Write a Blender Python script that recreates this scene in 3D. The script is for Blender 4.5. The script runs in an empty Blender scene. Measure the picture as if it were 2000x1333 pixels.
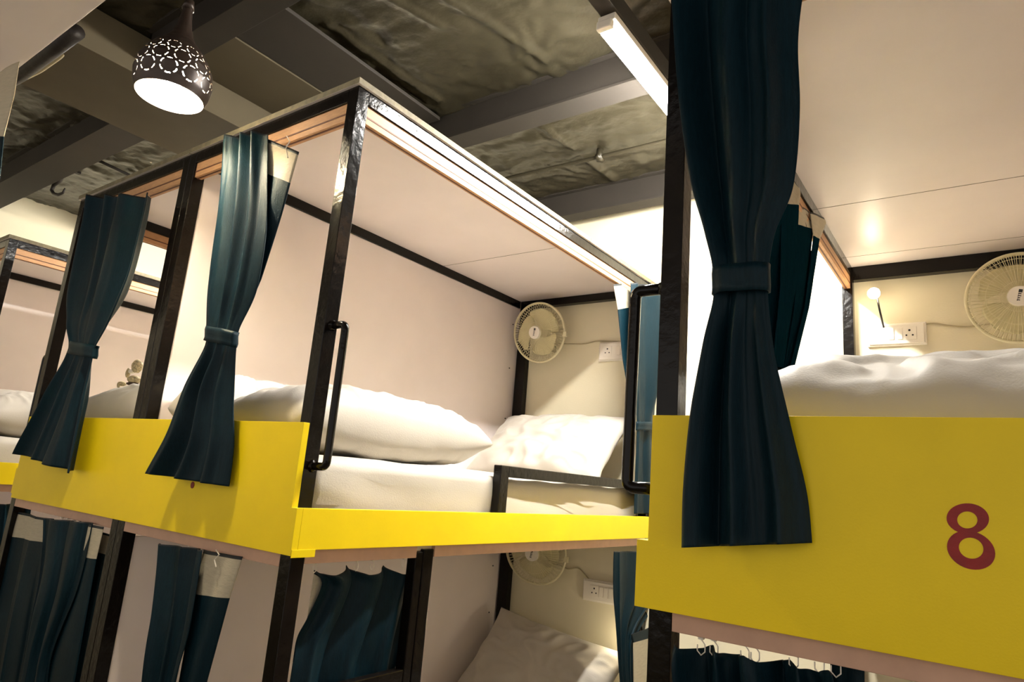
import bpy, bmesh, math, random
from mathutils import Vector, Matrix, noise
random.seed(7)
sc = bpy.context.scene
COL = sc.collection
# ------------------------------------------------------------------ camera, world, exposure
CAM = Vector((1.3487, -1.0301, 0.2015)); PITCH, YAW, ROLL, FPX = 0.2115, 0.6373, 0.0831, 1301.4
Fw = Vector((-math.sin(YAW)*math.cos(PITCH), math.cos(YAW)*math.cos(PITCH), math.sin(PITCH)))
Rt = Fw.cross(Vector((0, 0, 1))).normalized(); Up = Rt.cross(Fw)
R2 = math.cos(ROLL)*Rt + math.sin(ROLL)*Up; U2 = -math.sin(ROLL)*Rt + math.cos(ROLL)*Up
cd = bpy.data.cameras.new('camera'); co = bpy.data.objects.new('camera', cd); COL.objects.link(co)
m = Matrix((R2, U2, -Fw)).transposed().to_4x4(); m.translation = CAM; co.matrix_world = m
cd.sensor_width = 36; cd.lens = 36*FPX/2000; cd.clip_start = .01; cd.clip_end = 100
cd.dof.use_dof = False
sc.camera = co
w = bpy.data.worlds.new('world'); sc.world = w; w.use_nodes = True
w.node_tree.nodes['Background'].inputs[0].default_value = (1.0, .93, .86, 1)
w.node_tree.nodes['Background'].inputs[1].default_value = .25
vs = sc.view_settings; vs.view_transform = 'Standard'; vs.look = 'None'; vs.exposure = 1.87; vs.gamma = 1
vs.use_curve_mapping = False
TUBE_E, BULB_E, LAMP_E = 114.0, 300.0, 16.0

def at(px, py, ax, val):
    """measured point: sight line of photo pixel met with a real plane of the room"""
    d = Fw + (px-1000)/FPX*R2 - (py-666.5)/FPX*U2
    i = 'xyz'.index(ax); t = (val-CAM[i])/d[i]
    return CAM + d*t

# ------------------------------------------------------------------ materials
def s2l(c): return tuple(((v/255)/12.92 if v/255 <= .04045 else ((v/255+.055)/1.055)**2.4) for v in c)
def mat(name, rgb, rough=.5, metal=0, noise_scale=0, noise_amt=.08, bump=0, bump_scale=60, emit=None, spec=None, sheen=0, stretch=None, coat=0):
    M = bpy.data.materials.new(name); M.use_nodes = True; nt = M.node_tree; b = nt.nodes['Principled BSDF']
    c = s2l(rgb) + (1,)
    b.inputs['Base Color'].default_value = c; b.inputs['Roughness'].default_value = rough; b.inputs['Metallic'].default_value = metal
    if spec is not None: b.inputs['Specular IOR Level'].default_value = spec
    if sheen: b.inputs['Sheen Weight'].default_value = sheen; b.inputs['Sheen Roughness'].default_value = .4
    if coat: b.inputs['Coat Weight'].default_value = coat; b.inputs['Coat Roughness'].default_value = .08
    tc = nt.nodes.new('ShaderNodeTexCoord'); src = tc.outputs['Object']
    if stretch:
        mp = nt.nodes.new('ShaderNodeMapping'); mp.inputs['Scale'].default_value = stretch
        nt.links.new(src, mp.inputs[0]); src = mp.outputs[0]
    if noise_scale:
        n = nt.nodes.new('ShaderNodeTexNoise'); n.inputs['Scale'].default_value = noise_scale; n.inputs['Detail'].default_value = 5
        nt.links.new(src, n.inputs['Vector'])
        r = nt.nodes.new('ShaderNodeValToRGB'); r.color_ramp.elements[0].position = .3; r.color_ramp.elements[1].position = .7
        lo = tuple(v*(1-noise_amt*2) for v in c[:3]) + (1,); hi = tuple(min(1, v*(1+noise_amt)) for v in c[:3]) + (1,)
        r.color_ramp.elements[0].color = lo; r.color_ramp.elements[1].color = hi
        nt.links.new(n.outputs['Fac'], r.inputs[0]); nt.links.new(r.outputs[0], b.inputs['Base Color'])
    if bump:
        n2 = nt.nodes.new('ShaderNodeTexNoise'); n2.inputs['Scale'].default_value = bump_scale; n2.inputs['Detail'].default_value = 6
        nt.links.new(src, n2.inputs['Vector'])
        bp = nt.nodes.new('ShaderNodeBump'); bp.inputs['Strength'].default_value = bump; bp.inputs['Distance'].default_value = .004
        nt.links.new(n2.outputs['Fac'], bp.inputs['Height']); nt.links.new(bp.outputs[0], b.inputs['Normal'])
    if emit:
        b.inputs['Emission Color'].default_value = tuple(emit[0]) + (1,); b.inputs['Emission Strength'].default_value = emit[1]
    return M
BLACK = mat('black_gloss_paint', (18, 14, 11), .17, noise_scale=25, noise_amt=.15, bump=.35, bump_scale=45, spec=.22)
YELLOW = mat('yellow_laminate', (246, 215, 12), .42, noise_scale=6, noise_amt=.03, bump=.05, bump_scale=300, spec=.35)
EDGE = mat('panel_edge', (196, 160, 30), .6, noise_scale=30, noise_amt=.1)
LAM = mat('white_laminate', (242, 230, 226), .36, noise_scale=4, noise_amt=.02, bump=.03, bump_scale=200)
PLY = mat('board_edge', (120, 110, 84), .7, noise_scale=60, noise_amt=.15, bump=.3, bump_scale=120)
WALL = mat('cream_wall_paint', (236, 226, 196), .75, noise_scale=3, noise_amt=.02, bump=.12, bump_scale=120)
TRACK = mat('beech_track', (204, 156, 112), .5, spec=.3, noise_scale=14, noise_amt=.08, stretch=(3, 3, 30))
STRIP = mat('pinkish_batten', (206, 166, 142), .5, noise_scale=20, noise_amt=.05)
GROOVE = mat('track_groove', (110, 66, 42), .6, noise_scale=10, noise_amt=.1)
CEIL = mat('ceiling_paint', (56, 51, 38), .33, noise_scale=5, noise_amt=.10, bump=.8, bump_scale=28)
STEEL = mat('painted_steel_beam', (47, 41, 34), .75, noise_scale=8, noise_amt=.06, bump=.1, bump_scale=60)
DUCT = mat('duct_paint', (88, 78, 58), .8, noise_scale=5, noise_amt=.05, bump=.08, bump_scale=50)
TEAL = mat('teal_satin', (9, 34, 43), .46, noise_scale=40, noise_amt=.12, bump=.25, bump_scale=160, sheen=0, stretch=(6, 6, .6), spec=.14)
TEALM = mat('teal_matte', (10, 38, 48), 1.0, noise_scale=40, noise_amt=.12, bump=.2, bump_scale=160, stretch=(6, 6, .6), spec=0)
TEALD = mat('teal_stitched_edge', (4, 14, 22), .6, noise_scale=60, noise_amt=.1)
TAPE = mat('white_header_tape', (186, 176, 152), .6, noise_scale=30, noise_amt=.05, bump=.2, bump_scale=80, stretch=(1, 1, 5))
def sheet_mat(name, rgb, axis=1):
    M = mat(name, rgb, .62, noise_scale=7, noise_amt=.015, bump=.15, bump_scale=240, sheen=.2)
    return M
SHEET = sheet_mat('white_cotton', (192, 185, 173))
PLAST = mat('ivory_plastic', (226, 216, 178), .38, noise_scale=12, noise_amt=.03)
WHITEP = mat('white_plastic', (244, 236, 222), .3, noise_scale=12, noise_amt=.02)
DARKP = mat('dark_plastic', (34, 30, 28), .4, noise_scale=12, noise_amt=.1)
BLADE = mat('fan_blade_plastic', (216, 206, 160), .35, noise_scale=8, noise_amt=.04)
RED = mat('red_hand_paint', (150, 22, 14), .5, noise_scale=25, noise_amt=.18, bump=.2, bump_scale=90)
CHROME = mat('hook_steel', (170, 160, 140), .3, .8, noise_scale=20, noise_amt=.1)
CABLE = mat('grey_cable', (190, 176, 140), .5, noise_scale=20, noise_amt=.06)
IRON = mat('dark_iron', (40, 34, 30), .55, .3, noise_scale=30, noise_amt=.2, bump=.3)
SHADE_OUT = mat('bronze_shade', (58, 46, 38), .38, .3, noise_scale=30, noise_amt=.1)
SHADE_IN = mat('shade_white_lining', (250, 240, 215), .5, noise_scale=30, noise_amt=.02)
BULB = mat('bulb_glow', (255, 240, 210), .5, noise_scale=3, noise_amt=.0, emit=((1, .90, .70), BULB_E))
TUBEM = mat('tube_glow', (255, 250, 235), .5, noise_scale=3, noise_amt=.0, emit=((1, .97, .91), TUBE_E))
LAMPM = mat('reading_lamp_glow', (255, 240, 210), .5, noise_scale=3, noise_amt=.0, emit=((1, .86, .6), LAMP_E))
FLOORM = mat('floor_tile', (150, 140, 120), .4, noise_scale=5, noise_amt=.1)
TOYM = mat('dotted_fabric', (206, 190, 150), .8, noise_scale=130, noise_amt=.3, bump=.3, bump_scale=100)
TOYD = mat('toy_dark_fabric', (70, 52, 40), .8, noise_scale=60, noise_amt=.3)

# ------------------------------------------------------------------ helpers
def obj(name, bm, material, parent=None, smooth=False, bevel=0, kind=None, label=None):
    me = bpy.data.meshes.new(name); bm.normal_update(); bm.to_mesh(me); bm.free()
    o = bpy.data.objects.new(name, me); COL.objects.link(o)
    for mm in (material if isinstance(material, (list, tuple)) else [material]): me.materials.append(mm)
    if parent:
        o.parent = parent
        base = parent if parent.parent is None else parent
        o.matrix_parent_inverse = Matrix.Identity(4)
        loc = wloc(parent)
        me.transform(Matrix.Translation(-loc))
    if smooth:
        for p in me.polygons: p.use_smooth = True
    if bevel:
        md = o.modifiers.new('bevel', 'BEVEL'); md.width = bevel; md.segments = 2; md.limit_method = 'ANGLE'
    if kind: o['kind'] = kind
    if label: o['label'] = label
    return o
def wloc(o):
    v = Vector((0, 0, 0))
    while o: v = v + o.location; o = o.parent
    return v
def thing(name, label, cat, loc=(0, 0, 0), group=None):
    o = bpy.data.objects.new(name, None); COL.objects.link(o); o.location = loc; o.empty_display_size = .05
    o['label'] = label; o['category'] = cat
    if group: o['group'] = group
    return o
def tag(o, label, cat, group=None):
    o['label'] = label; o['category'] = cat
    if group: o['group'] = group
    return o
def structure(o): o['kind'] = 'structure'; return o
def box(bm, x0, x1, y0, y1, z0, z1, mi=0):
    vs_ = [bm.verts.new((x, y, z)) for x in (x0, x1) for y in (y0, y1) for z in (z0, z1)]
    for f in ((0, 1, 3, 2), (4, 6, 7, 5), (0, 4, 5, 1), (2, 3, 7, 6), (0, 2, 6, 4), (1, 5, 7, 3)):
        fc = bm.faces.new([vs_[i] for i in f]); fc.material_index = mi
    return vs_
def nb(*b, mi=0):
    bm = bmesh.new()
    for q in b: box(bm, *q)
    return bm
def part(name, parent, material, *b, bevel=.0015, label=None):
    return obj(name, nb(*b), material, parent, bevel=bevel, label=label)
def pipe(bm, pts, r, seg=10, fillet=0, closed=False, mi=0):
    pts = [Vector(p) for p in pts]
    if fillet:
        out = [pts[0]]
        for i in range(1, len(pts)-1):
            a, b, c = pts[i-1], pts[i], pts[i+1]
            p0 = b + (a-b).normalized()*fillet; p1 = b + (c-b).normalized()*fillet
            for k in range(7):
                t = k/6; out.append(p0*(1-t)**2 + b*2*t*(1-t) + p1*t*t)
        out.append(pts[-1]); pts = out
    n = len(pts); rings = []; up = Vector((.13, .21, .97)).normalized(); prev = None
    for i, p in enumerate(pts):
        if closed: t = (pts[(i+1) % n]-pts[i-1]).normalized()
        else: t = (pts[min(i+1, n-1)]-pts[max(i-1, 0)]).normalized()
        if prev is None: x = t.cross(up).normalized()
        else:
            x = prev - t*prev.dot(t); x.normalize()
        prev = x; y = t.cross(x)
        rr = r[i] if isinstance(r, (list, tuple)) else r
        rings.append([bm.verts.new(p + x*math.cos(2*math.pi*k/seg)*rr + y*math.sin(2*math.pi*k/seg)*rr) for k in range(seg)])
    for i in range(n if closed else n-1):
        A, B = rings[i], rings[(i+1) % n]
        for k in range(seg):
            f = bm.faces.new((A[k], A[(k+1) % seg], B[(k+1) % seg], B[k])); f.material_index = mi
    if not closed:
        bm.faces.new(rings[0][::-1]).material_index = mi; bm.faces.new(rings[-1]).material_index = mi
def cyl(bm, a, b, r, seg=16, r2=None):
    pipe(bm, [a, b], [r, r if r2 is None else r2], seg)

# ------------------------------------------------------------------ dimensions
S = .0403; W1 = .8166; W2 = 1.737; ZT = 1.2258; H = .307; H2 = .107
XB = .8529; YB = .0917; HB = .342; ZBP = .018; ZTB = 1.2148
YBK = 1.95; WALLY = 1.992; ZF = -1.5; ZS = 1.80; ZBM = 1.65; XL = -3.78; XC = -2.70; XC2 = -3.55

# ------------------------------------------------------------------ room shell
structure(obj('floor', nb((XL-.1, 5, -4.0, WALLY+.1, ZF-.1, ZF)), FLOORM))
structure(obj('wall_back', nb((XL-.1, 5, WALLY, WALLY+.12, ZF, ZS+.3)), WALL))
structure(obj('wall_left', nb((XL-.12, XL, -4.0, WALLY, ZF, ZS+.3)), WALL))
def ceiling():
    bm = bmesh.new(); nx, ny = 420, 190; x0, x1, y0, y1 = XL, 3.0, -1.0, WALLY
    rid = [((-.227, 1.193), (-.199, 1.42)), ((-.20, 1.52), (-.172, 1.80)), ((-.545, .25), (-.50, .80)), ((-.1, .25), (.05, .8)), ((-.29, .1), (-.18, .45))]
    V = []
    for j in range(ny+1):
        row = []
        for i in range(nx+1):
            x = x0+(x1-x0)*i/nx; y = y0+(y1-y0)*j/ny
            h = .012*noise.noise(Vector((x*3, y*3, 1))) + .012*noise.noise(Vector((x*9+noise.noise(Vector((x*4, y*4, 9)))*3, y*12, 3)))
            h += .009*abs(noise.noise(Vector((x*14+.5*noise.noise(Vector((x*9, y*9, 2))), y*24, 7)))) + .007*abs(noise.noise(Vector((x*34, y*40, 5))))
            for (a, b) in rid:
                ax, ay = a; bx_, by = b; t = max(0, min(1, ((x-ax)*(bx_-ax)+(y-ay)*(by-ay))/((bx_-ax)**2+(by-ay)**2)))
                d = math.hypot(x-ax-t*(bx_-ax), y-ay-t*(by-ay)); h += .014*math.exp(-(d/.016)**2)
            row.append(bm.verts.new((x, y, ZS-.012-h)))
        V.append(row)
    for j in range(ny):
        for i in range(nx): bm.faces.new((V[j][i], V[j+1][i], V[j+1][i+1], V[j][i+1]))
    return bm
structure(obj('ceiling', ceiling(), CEIL, smooth=True))
structure(obj('ceiling_slab', nb((XL-.1, 5, -1.3, WALLY+.1, ZS+.025, ZS+.15)), CEIL))
def beam(y0, y1, label, x0=XL, x1=3.0):
    t = thing('ceiling_beam', label, 'beam', (0, y0, ZBM))
    part('bottom_flange', t, STEEL, (x0, x1, y0, y1, ZBM, ZBM+.012))
    part('web', t, STEEL, (x0, x1, y0+.012, y1-.03, ZBM+.012, ZS-.018))
    part('top_flange', t, STEEL, (x0, x1, y0-.012, y1, ZS-.018, ZS-.004))
beam(.075, .235, 'dark painted steel beam at upper left, ending at the air duct near the hook', XL, -1.725)
beam(-.085, .012, 'dark painted steel beam running right from the air duct behind the pendant lamp', -1.20, 3.0)
beam(.895, 1.0, 'dark painted steel beam passing just above the glowing tube light')
beam(1.835, 1.925, 'dark painted steel beam running along the top of the cream back wall')
t = thing('smooth_ceiling_board', 'smooth dark ceiling board beside the metal duct', 'ceiling board', (-.8, .5, ZS))
part('board', t, STEEL, (-.858, -.56, .03, .88, ZS-.06, ZS-.045))
t = thing('air_duct', 'large brown painted sheet metal air duct under the ceiling behind the pendant lamp', 'duct', (-1.46, .3, 1.6))
part('duct_section', t, DUCT, (-1.72, -1.205, -.315, .52, 1.597, 1.76))
part('duct_section', t, DUCT, (-1.72, -1.205, .522, 1.80, 1.597, 1.649))
part('side_section', t, DUCT, (-1.2045, -.86, .03, .88, 1.735, ZS-.035))
pass
bm = bmesh.new(); pipe(bm, [at(18, 156, 'z', 1.6), at(45, 155, 'z', 1.6), at(80, 138, 'z', 1.6), at(122, 108, 'z', 1.6), at(138, 84, 'z', 1.62), at(146, 55, 'z', 1.72)], .008, 8, fillet=.03)
obj('edge_rim', bm, CABLE, t, smooth=True)
bm = bmesh.new(); pipe(bm, [at(-40, 190, 'z', 1.55), at(40, 145, 'z', 1.55), at(100, 100, 'z', 1.55), at(150, 62, 'z', 1.55)], .026, 14)
tag(obj('insulated_pipe', bm, IRON, smooth=True), 'black insulated pipe beside the open end of the air duct', 'pipe')
bm = bmesh.new(); pipe(bm, [(-3.6, 1.49, 1.752), (-.6, 1.49, 1.750), (-.15, 1.50, 1.748), (2.9, 1.52, 1.752)], .009, 8)
o = tag(obj('conduit_pipe', bm, CEIL, smooth=True), 'thin painted conduit running along the ceiling between two beams', 'pipe')
bm = bmesh.new(); cyl(bm, (-.1, 1.50, 1.785), (-.1, 1.50, 1.728), .016); cyl(bm, (-.1, 1.475, 1.742), (-.1, 1.53, 1.742), .011)
obj('pipe_clip', bm, CEIL, o, smooth=True)
bm = bmesh.new(); pipe(bm, [(-2.55, .245, 1.750), (-2.60, .55, 1.750), (-2.62, .89, 1.750)], .008, 8)
tag(obj('conduit_pipe', bm, IRON, smooth=True), 'thin black conduit on the ceiling near the iron hook', 'pipe')
# iron ceiling hook
t = thing('ceiling_hook', 'dark iron S hook hanging from the ceiling at upper left', 'hook', (-2.86, .25, 1.78))
bm = bmesh.new(); hx = at(120, 326, 'y', .262); box(bm, hx.x-.014, hx.x+.014, .236, .36, hx.z-.004, hx.z+.03)
obj('cross_bar', bm, IRON, t)
Q = [(120, 328), (118, 340), (114, 353), (105, 362), (101, 372), (105, 379), (114, 381), (123, 377), (127, 368)]
bm = bmesh.new(); pipe(bm, [at(a, b, 'y', .262) for a, b in Q], [.022, .024, .018, .011, .010, .010, .009, .007, .004], 8)
obj('hook', bm, IRON, t, smooth=True)

# ------------------------------------------------------------------ bunk frames
def tag_bunk(label, loc): return thing('bunk_bed', label, 'bunk bed', loc)
def track(parent, name, x0, x1, y0, y1, z1, axis, h=.052, groove_side=1):
    if name.startswith('lower'): return obj(name, nb((x0, x1, y0, y1, z1-h, z1)), STRIP, parent, bevel=.001)
    """beech coloured curtain track: two lips with a dark groove between"""
    bm = nb((x0, x1, y0, y1, z1-h, z1))
    o = obj(name, bm, TRACK, parent, bevel=.001)
    g = bmesh.new(); zz = z1-h*.62
    if axis == 'x':
        s = y0 if groove_side < 0 else y1
        box(g, x0, x1, s-.0012, s+.0012, zz-.0022, zz+.0022)
        box(g, x0, x1, y0+.008, y0+.013, z1-h-.0015, z1-h+.001)
    else:
        s = x0 if groove_side < 0 else x1
        box(g, s-.0012, s+.0012, y0, y1, zz-.0022, zz+.0022)
        box(g, x0+.008, x0+.013, y0, y1, z1-h-.0015, z1-h+.001)
    obj('groove', g, GROOVE, o)
    return o
def prism(pts, y0, y1):
    bm = bmesh.new(); a = [bm.verts.new((x, y0, z)) for x, z in pts]; b = [bm.verts.new((x, y1, z)) for x, z in pts]; n = len(pts)
    bm.faces.new(a); bm.faces.new(b[::-1])
    for i in range(n): bm.faces.new((a[i], b[i], b[(i+1) % n], a[(i+1) % n]))
    bmesh.ops.recalc_face_normals(bm, faces=bm.faces); return bm
def screws(parent, pts, ax='x'):
    for p in pts:
        bm = bmesh.new(); d = Vector((.0035, 0, 0)) if ax == 'x' else Vector((0, -.003, 0))
        cyl(bm, Vector(p), Vector(p)+d, .0035, 8); obj('screw', bm, IRON, parent)

A = tag_bunk('central black framed double bunk unit with yellow front panel and open right side', (-.85, .9, ZF))
P = lambda name, mt, *b, **k: part(name, A, mt, *b, **k)
P('post', BLACK, (-S, 0, 0, S, ZF, ZT))
P('post', BLACK, (-W1-S, -W1, 0, S, ZF, ZT)); P('post', BLACK, (-W1-2*S-.002, -W1-S-.002, 0, S, ZF, ZT))
P('post', BLACK, (-W2, -W2+S, 0, S, ZF, ZT))
P('post', BLACK, (-W1, -W1+.06, YBK, YBK+.04, ZF, ZT)); P('post', BLACK, (-S, 0, YBK, YBK+.04, ZF, ZT)); P('post', BLACK, (-W2, -W2+S, YBK, YBK+.04, ZF, ZT))
P('top_rail', BLACK, (-W2+S, -W1-2*S-.002, 0, S, ZT-S, ZT)); P('top_rail', BLACK, (-W1, -S, 0, S, ZT-S, ZT))
P('top_rail', BLACK, (-S, 0, S, YBK, ZT-S, ZT)); P('top_rail', BLACK, (-W2, -W2+S, S, YBK, ZT-S, ZT))
P('top_rail', BLACK, (-W1-S, -W1, S, YBK, ZT-S, ZT)); P('top_rail', BLACK, (-W1-2*S-.002, -W1-S-.002, S, YBK, ZT-S, ZT))
P('top_rail', BLACK, (-W1+.06, -S, YBK, YBK+.04, ZT-S, ZT)); P('top_rail', BLACK, (-W2+S, -W1-S, YBK, YBK+.04, ZT-S, ZT))
def ceil_board(par, x0, x1, y0, y1, z):
    bm = nb((x0, x1, y0, y1, z, z+.018)); o = obj('ceiling_board', bm, [LAM, PLY], par, bevel=.0008)
    for p in o.data.polygons:
        if abs(p.normal.z) < .5 or p.normal.z > .5: p.material_index = 1
    return o
ceil_board(A, -W1-.038, .008, -.008, 1.279, ZT); ceil_board(A, -W1-.038, .008, 1.282, YBK+.04, ZT)
ceil_board(A, -W2-.008, -W1-.041, -.008, 1.279, ZT); ceil_board(A, -W2-.008, -W1-.041, 1.282, YBK+.04, ZT)
P('divider_panel', LAM, (-W1-.03, -W1-.008, S, YBK+.03, .02, ZT-S)); P('divider_panel', LAM, (-W1-.03, -W1-.008, S, YBK+.03, ZF+.3, -.05))
screws(A, [(-W1-.008, 1.90, z) for z in (1.08, .83, .55, -.22, -.45, -.62)])
# tracks
track(A, 'curtain_track', -W1+.001, -S-.001, .006, .030, ZT-S, 'x', groove_side=-1)
track(A, 'curtain_track', -W2+S+.001, -W1-2*S-.003, .006, .030, ZT-S, 'x', groove_side=-1)
track(A, 'curtain_track', -.030, -.006, S+.001, YBK, ZT-S, 'y')
track(A, 'curtain_track', -W2+.006, -W2+.030, S+.001, YBK, ZT-S, 'y')
# yellow panels
obj('front_panel', prism([(-W2+.045, 0), (.0205, 0), (.0205, H2), (-.0005, H2), (-.0005, H), (-W2+.045, H)], -.018, -.0005), YELLOW, A, bevel=.0006)
P('side_panel', [YELLOW, EDGE], (.0005, .0205, 0, 1.94, .012, H2), bevel=.0006)
P('corner_patch', YELLOW, (.0207, .0225, -.017, .05, -.004, .0135), bevel=.0004)
P('side_panel', YELLOW, (-W2-.0205, -W2-.0005, 0, 1.94, .012, H2), bevel=.0006)
P('deck', LAM, (-W1+.001, -.0145, S, YBK, -.006, .05)); P('deck', LAM, (-W2+.001, -W1-2*S-.004, S, YBK, -.006, .05))
P('deck', LAM, (-W1+.001, -.001, S, YBK, -1.06, -1.0)); P('deck', LAM, (-W2+.001, -W1-2*S-.004, S, YBK, -1.06, -1.0))
track(A, 'lower_curtain_track', -W1+.001, -S-.001, .0005, .012, .002, 'x', h=.034, groove_side=-1)
track(A, 'lower_curtain_track', -W2+S+.001, -W1-2*S-.003, .0005, .012, .002, 'x', h=.034, groove_side=-1)
track(A, 'lower_curtain_track', -.014, -.0005, S+.001, .425, .0115, 'y', h=.034)
track(A, 'lower_curtain_track', -.014, -.0005, .50, YBK, .0115, 'y', h=.034)
# guard rail, ladder, handle
g = P('guard_rail', BLACK, (-.034, -.002, .794, .842, H2-.06, .262), bevel=.003)
part('rail', g, BLACK, (-.034, -.004, .842, YBK, .224, .262), bevel=.003)
l = P('ladder', BLACK, (-.036, 0, .455, .497, ZF, .0), bevel=.003)
for z in (-.35, -.68, -1.01, -1.34): part('rung', l, BLACK, (-.03, -.004, S+.001, .455, z, z+.034), bevel=.003)
part('stile', l, BLACK, (-.036, -.001, .425, .454, ZF, -.0065), bevel=.003)
def handle(par, pts, r):
    bm = bmesh.new(); pipe(bm, pts, r, 14, fillet=.016); h = obj('grab_handle', bm, BLACK, par, smooth=True)
    for p in (pts[0], pts[-1]):
        b2 = bmesh.new(); p = Vector(p); d = (Vector(pts[1])-Vector(pts[0])).normalized()
        bmesh.ops.create_icosphere(b2, subdivisions=3, radius=r*1.35, matrix=Matrix.Translation(p))
        for v in b2.verts: v.co += (v.co-p)*.35*noise.noise(v.co*150)
        obj('weld', b2, BLACK, h, smooth=True)
handle(A, [(.001, .022, .556), (.054, .022, .556), (.054, .022, .206), (.001, .022, .206)], .0098)
handle(A, [(-W2-.001, .022, .556), (-W2-.054, .022, .556), (-W2-.054, .022, .206), (-W2-.001, .022, .206)], .0098)
# red painted mark peeking out below the curtain
bm = bmesh.new(); mp = at(376, 948, 'y', -.0185)
cyl(bm, (mp.x, -.0181, mp.z), (mp.x, -.0192, mp.z), .009, 18); obj('painted_mark', bm, RED, A)

B = tag_bunk('near right black framed bunk with wide yellow panel painted with a red 8', (1.3, 1.0, ZF))
P = lambda name, mt, *b, **k: part(name, B, mt, *b, **k)
XB2 = XB+.86
for (x, y) in ((XB, YB), (XB2, YB)): P('post', BLACK, (x, x+S, y, y+S, ZF, ZTB))
P('post', BLACK, (XB, XB+S, YBK, YBK+.04, ZF, ZTB)); P('post', BLACK, (XB2, XB2+S, YBK, YBK+.04, ZF, ZTB))
P('top_rail', BLACK, (XB+S, XB2, YB, YB+S, ZTB-S, ZTB)); P('top_rail', BLACK, (XB, XB+S, YB+S, YBK, ZTB-S, ZTB))
P('top_rail', BLACK, (XB2, XB2+S, YB+S, YBK, ZTB-S, ZTB)); P('top_rail', BLACK, (XB+S, XB2, YBK, YBK+.04, ZTB-.058, ZTB))
ceil_board(B, XB-.008, XB2+S, YB-.008, 1.289, ZTB); ceil_board(B, XB-.008, XB2+S, 1.292, 1.82, ZTB); ceil_board(B, XB-.008, XB2+S, 1.823, YBK+.04, ZTB)
P('divider_panel', LAM, (XB2+.01, XB2+.03, YB+S, YBK, .03, ZTB-S)); P('divider_panel', LAM, (XB2+.01, XB2+.03, YB+S, YBK, ZF+.3, -.03))
track(B, 'curtain_track', XB+S+.001, XB2-.001, YB+.006, YB+.03, ZTB-S, 'x', groove_side=-1)
track(B, 'curtain_track', XB+.008, XB+.032, YB+S+.001, YBK, ZTB-S, 'y')
obj('front_panel', prism([(XB-.0185, ZBP), (XB2+S, ZBP), (XB2+S, HB), (XB+.002, HB), (XB+.002, .127), (XB-.0185, .127)], YB-.018, YB-.0005), YELLOW, B, bevel=.0006)
P('side_panel', YELLOW, (XB-.0205, XB-.0005, YB, 1.94, ZBP+.012, .127), bevel=.0006)
P('deck', LAM, (XB+.002, XB2, YB+S, YBK, ZBP-.008, .06)); P('deck', LAM, (XB+.002, XB2, YB+S, YBK, -1.06, -1.0))
track(B, 'lower_curtain_track', XB+S+.001, XB2-.001, YB+.0005, YB+.012, ZBP+.002, 'x', h=.034, groove_side=-1)
track(B, 'lower_curtain_track', XB+.008, XB+.032, YB+S+.001, YBK, ZBP-.0085, 'y', h=.034)
handle(B, [(XB+.001, YB+.02, .588), (XB-.060, YB+.02, .588), (XB-.060, YB+.02, .214), (XB+.001, YB+.02, .214)], .0112)
# the number 8: two painted loops
def loop_pts(cx, cy, rx, ry, rot, n=40):
    out = []
    for k in range(n):
        a = 2*math.pi*k/n; x = math.cos(a)*rx; y = math.sin(a)*ry
        out.append((cx+x*math.cos(rot)-y*math.sin(rot), cy+x*math.sin(rot)+y*math.cos(rot)))
    return out
def ring_on_panel(bm, outer, inner, y):
    n = len(outer); O = [at(a, b, 'y', y) for a, b in outer]; I = [at(a, b, 'y', y) for a, b in inner]
    vo = [bm.verts.new(p) for p in O]; vi = [bm.verts.new(p) for p in I]
    wo = [bm.verts.new(p+Vector((0, .0012, 0))) for p in O]
    for k in range(n):
        q = (k+1) % n; bm.faces.new((vo[k], vo[q], vi[q], vi[k])); bm.faces.new((vo[q], vo[k], wo[k], wo[q]))
C8 = (1700, 900); sx = 300/924
f8 = lambda x, y: (C8[0]+x*sx, C8[1]+y*sx)
bm = bmesh.new()
c1 = f8(586, 350); c2 = f8(606, 540)
ring_on_panel(bm, loop_pts(*c1, 128*sx, 92*sx, .05), loop_pts(*f8(583, 358), 61*sx, 51*sx, .05), YB-.0186)
ring_on_panel(bm, loop_pts(*c2, 150*sx, 112*sx, .38), loop_pts(*f8(606, 528), 75*sx, 62*sx, .30), YB-.0187)
obj('painted_number', bm, RED, B, label='red hand painted number 8')

Cb = tag_bunk('far left black framed bunk unit beyond the aisle with pillow inside', (-3.1, .9, ZF))
P = lambda name, mt, *b, **k: part(name, Cb, mt, *b, **k)
YC = .05
for x in (XC-S, XC2): P('post', BLACK, (x, x+S, YC, YC+S, ZF, ZT)); P('post', BLACK, (x, x+S, YBK, YBK+.04, ZF, ZT)); P('top_rail', BLACK, (x, x+S, YC+S, YBK, ZT-S, ZT))
P('top_rail', BLACK, (XC2+S, XC-S, YC, YC+S, ZT-S, ZT)); P('top_rail', BLACK, (XC2+S, XC-S, YBK, YBK+.04, ZT-S, ZT))
ceil_board(Cb, XC2-.008, XC+.008, YC-.008, 1.279, ZT); ceil_board(Cb, XC2-.008, XC+.008, 1.282, YBK+.04, ZT)
P('divider_panel', LAM, (XC2+.008, XC2+.028, YC+S, YBK, .02, ZT-S)); P('divider_panel', LAM, (XC2+.008, XC2+.028, YC+S, YBK, ZF+.3, -.05))
track(Cb, 'curtain_track', XC-.03, XC-.006, YC+S+.001, YBK, ZT-S, 'y'); track(Cb, 'curtain_track', XC2+S, XC-S, YC+.006, YC+.03, ZT-S, 'x', groove_side=-1)
P('front_panel', YELLOW, (XC2, XC+.02, YC-.018, YC-.0005, 0, H), bevel=.0006); P('side_panel', YELLOW, (XC+.0005, XC+.0205, YC, 1.94, -.004, H2-.004), bevel=.0006)
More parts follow.
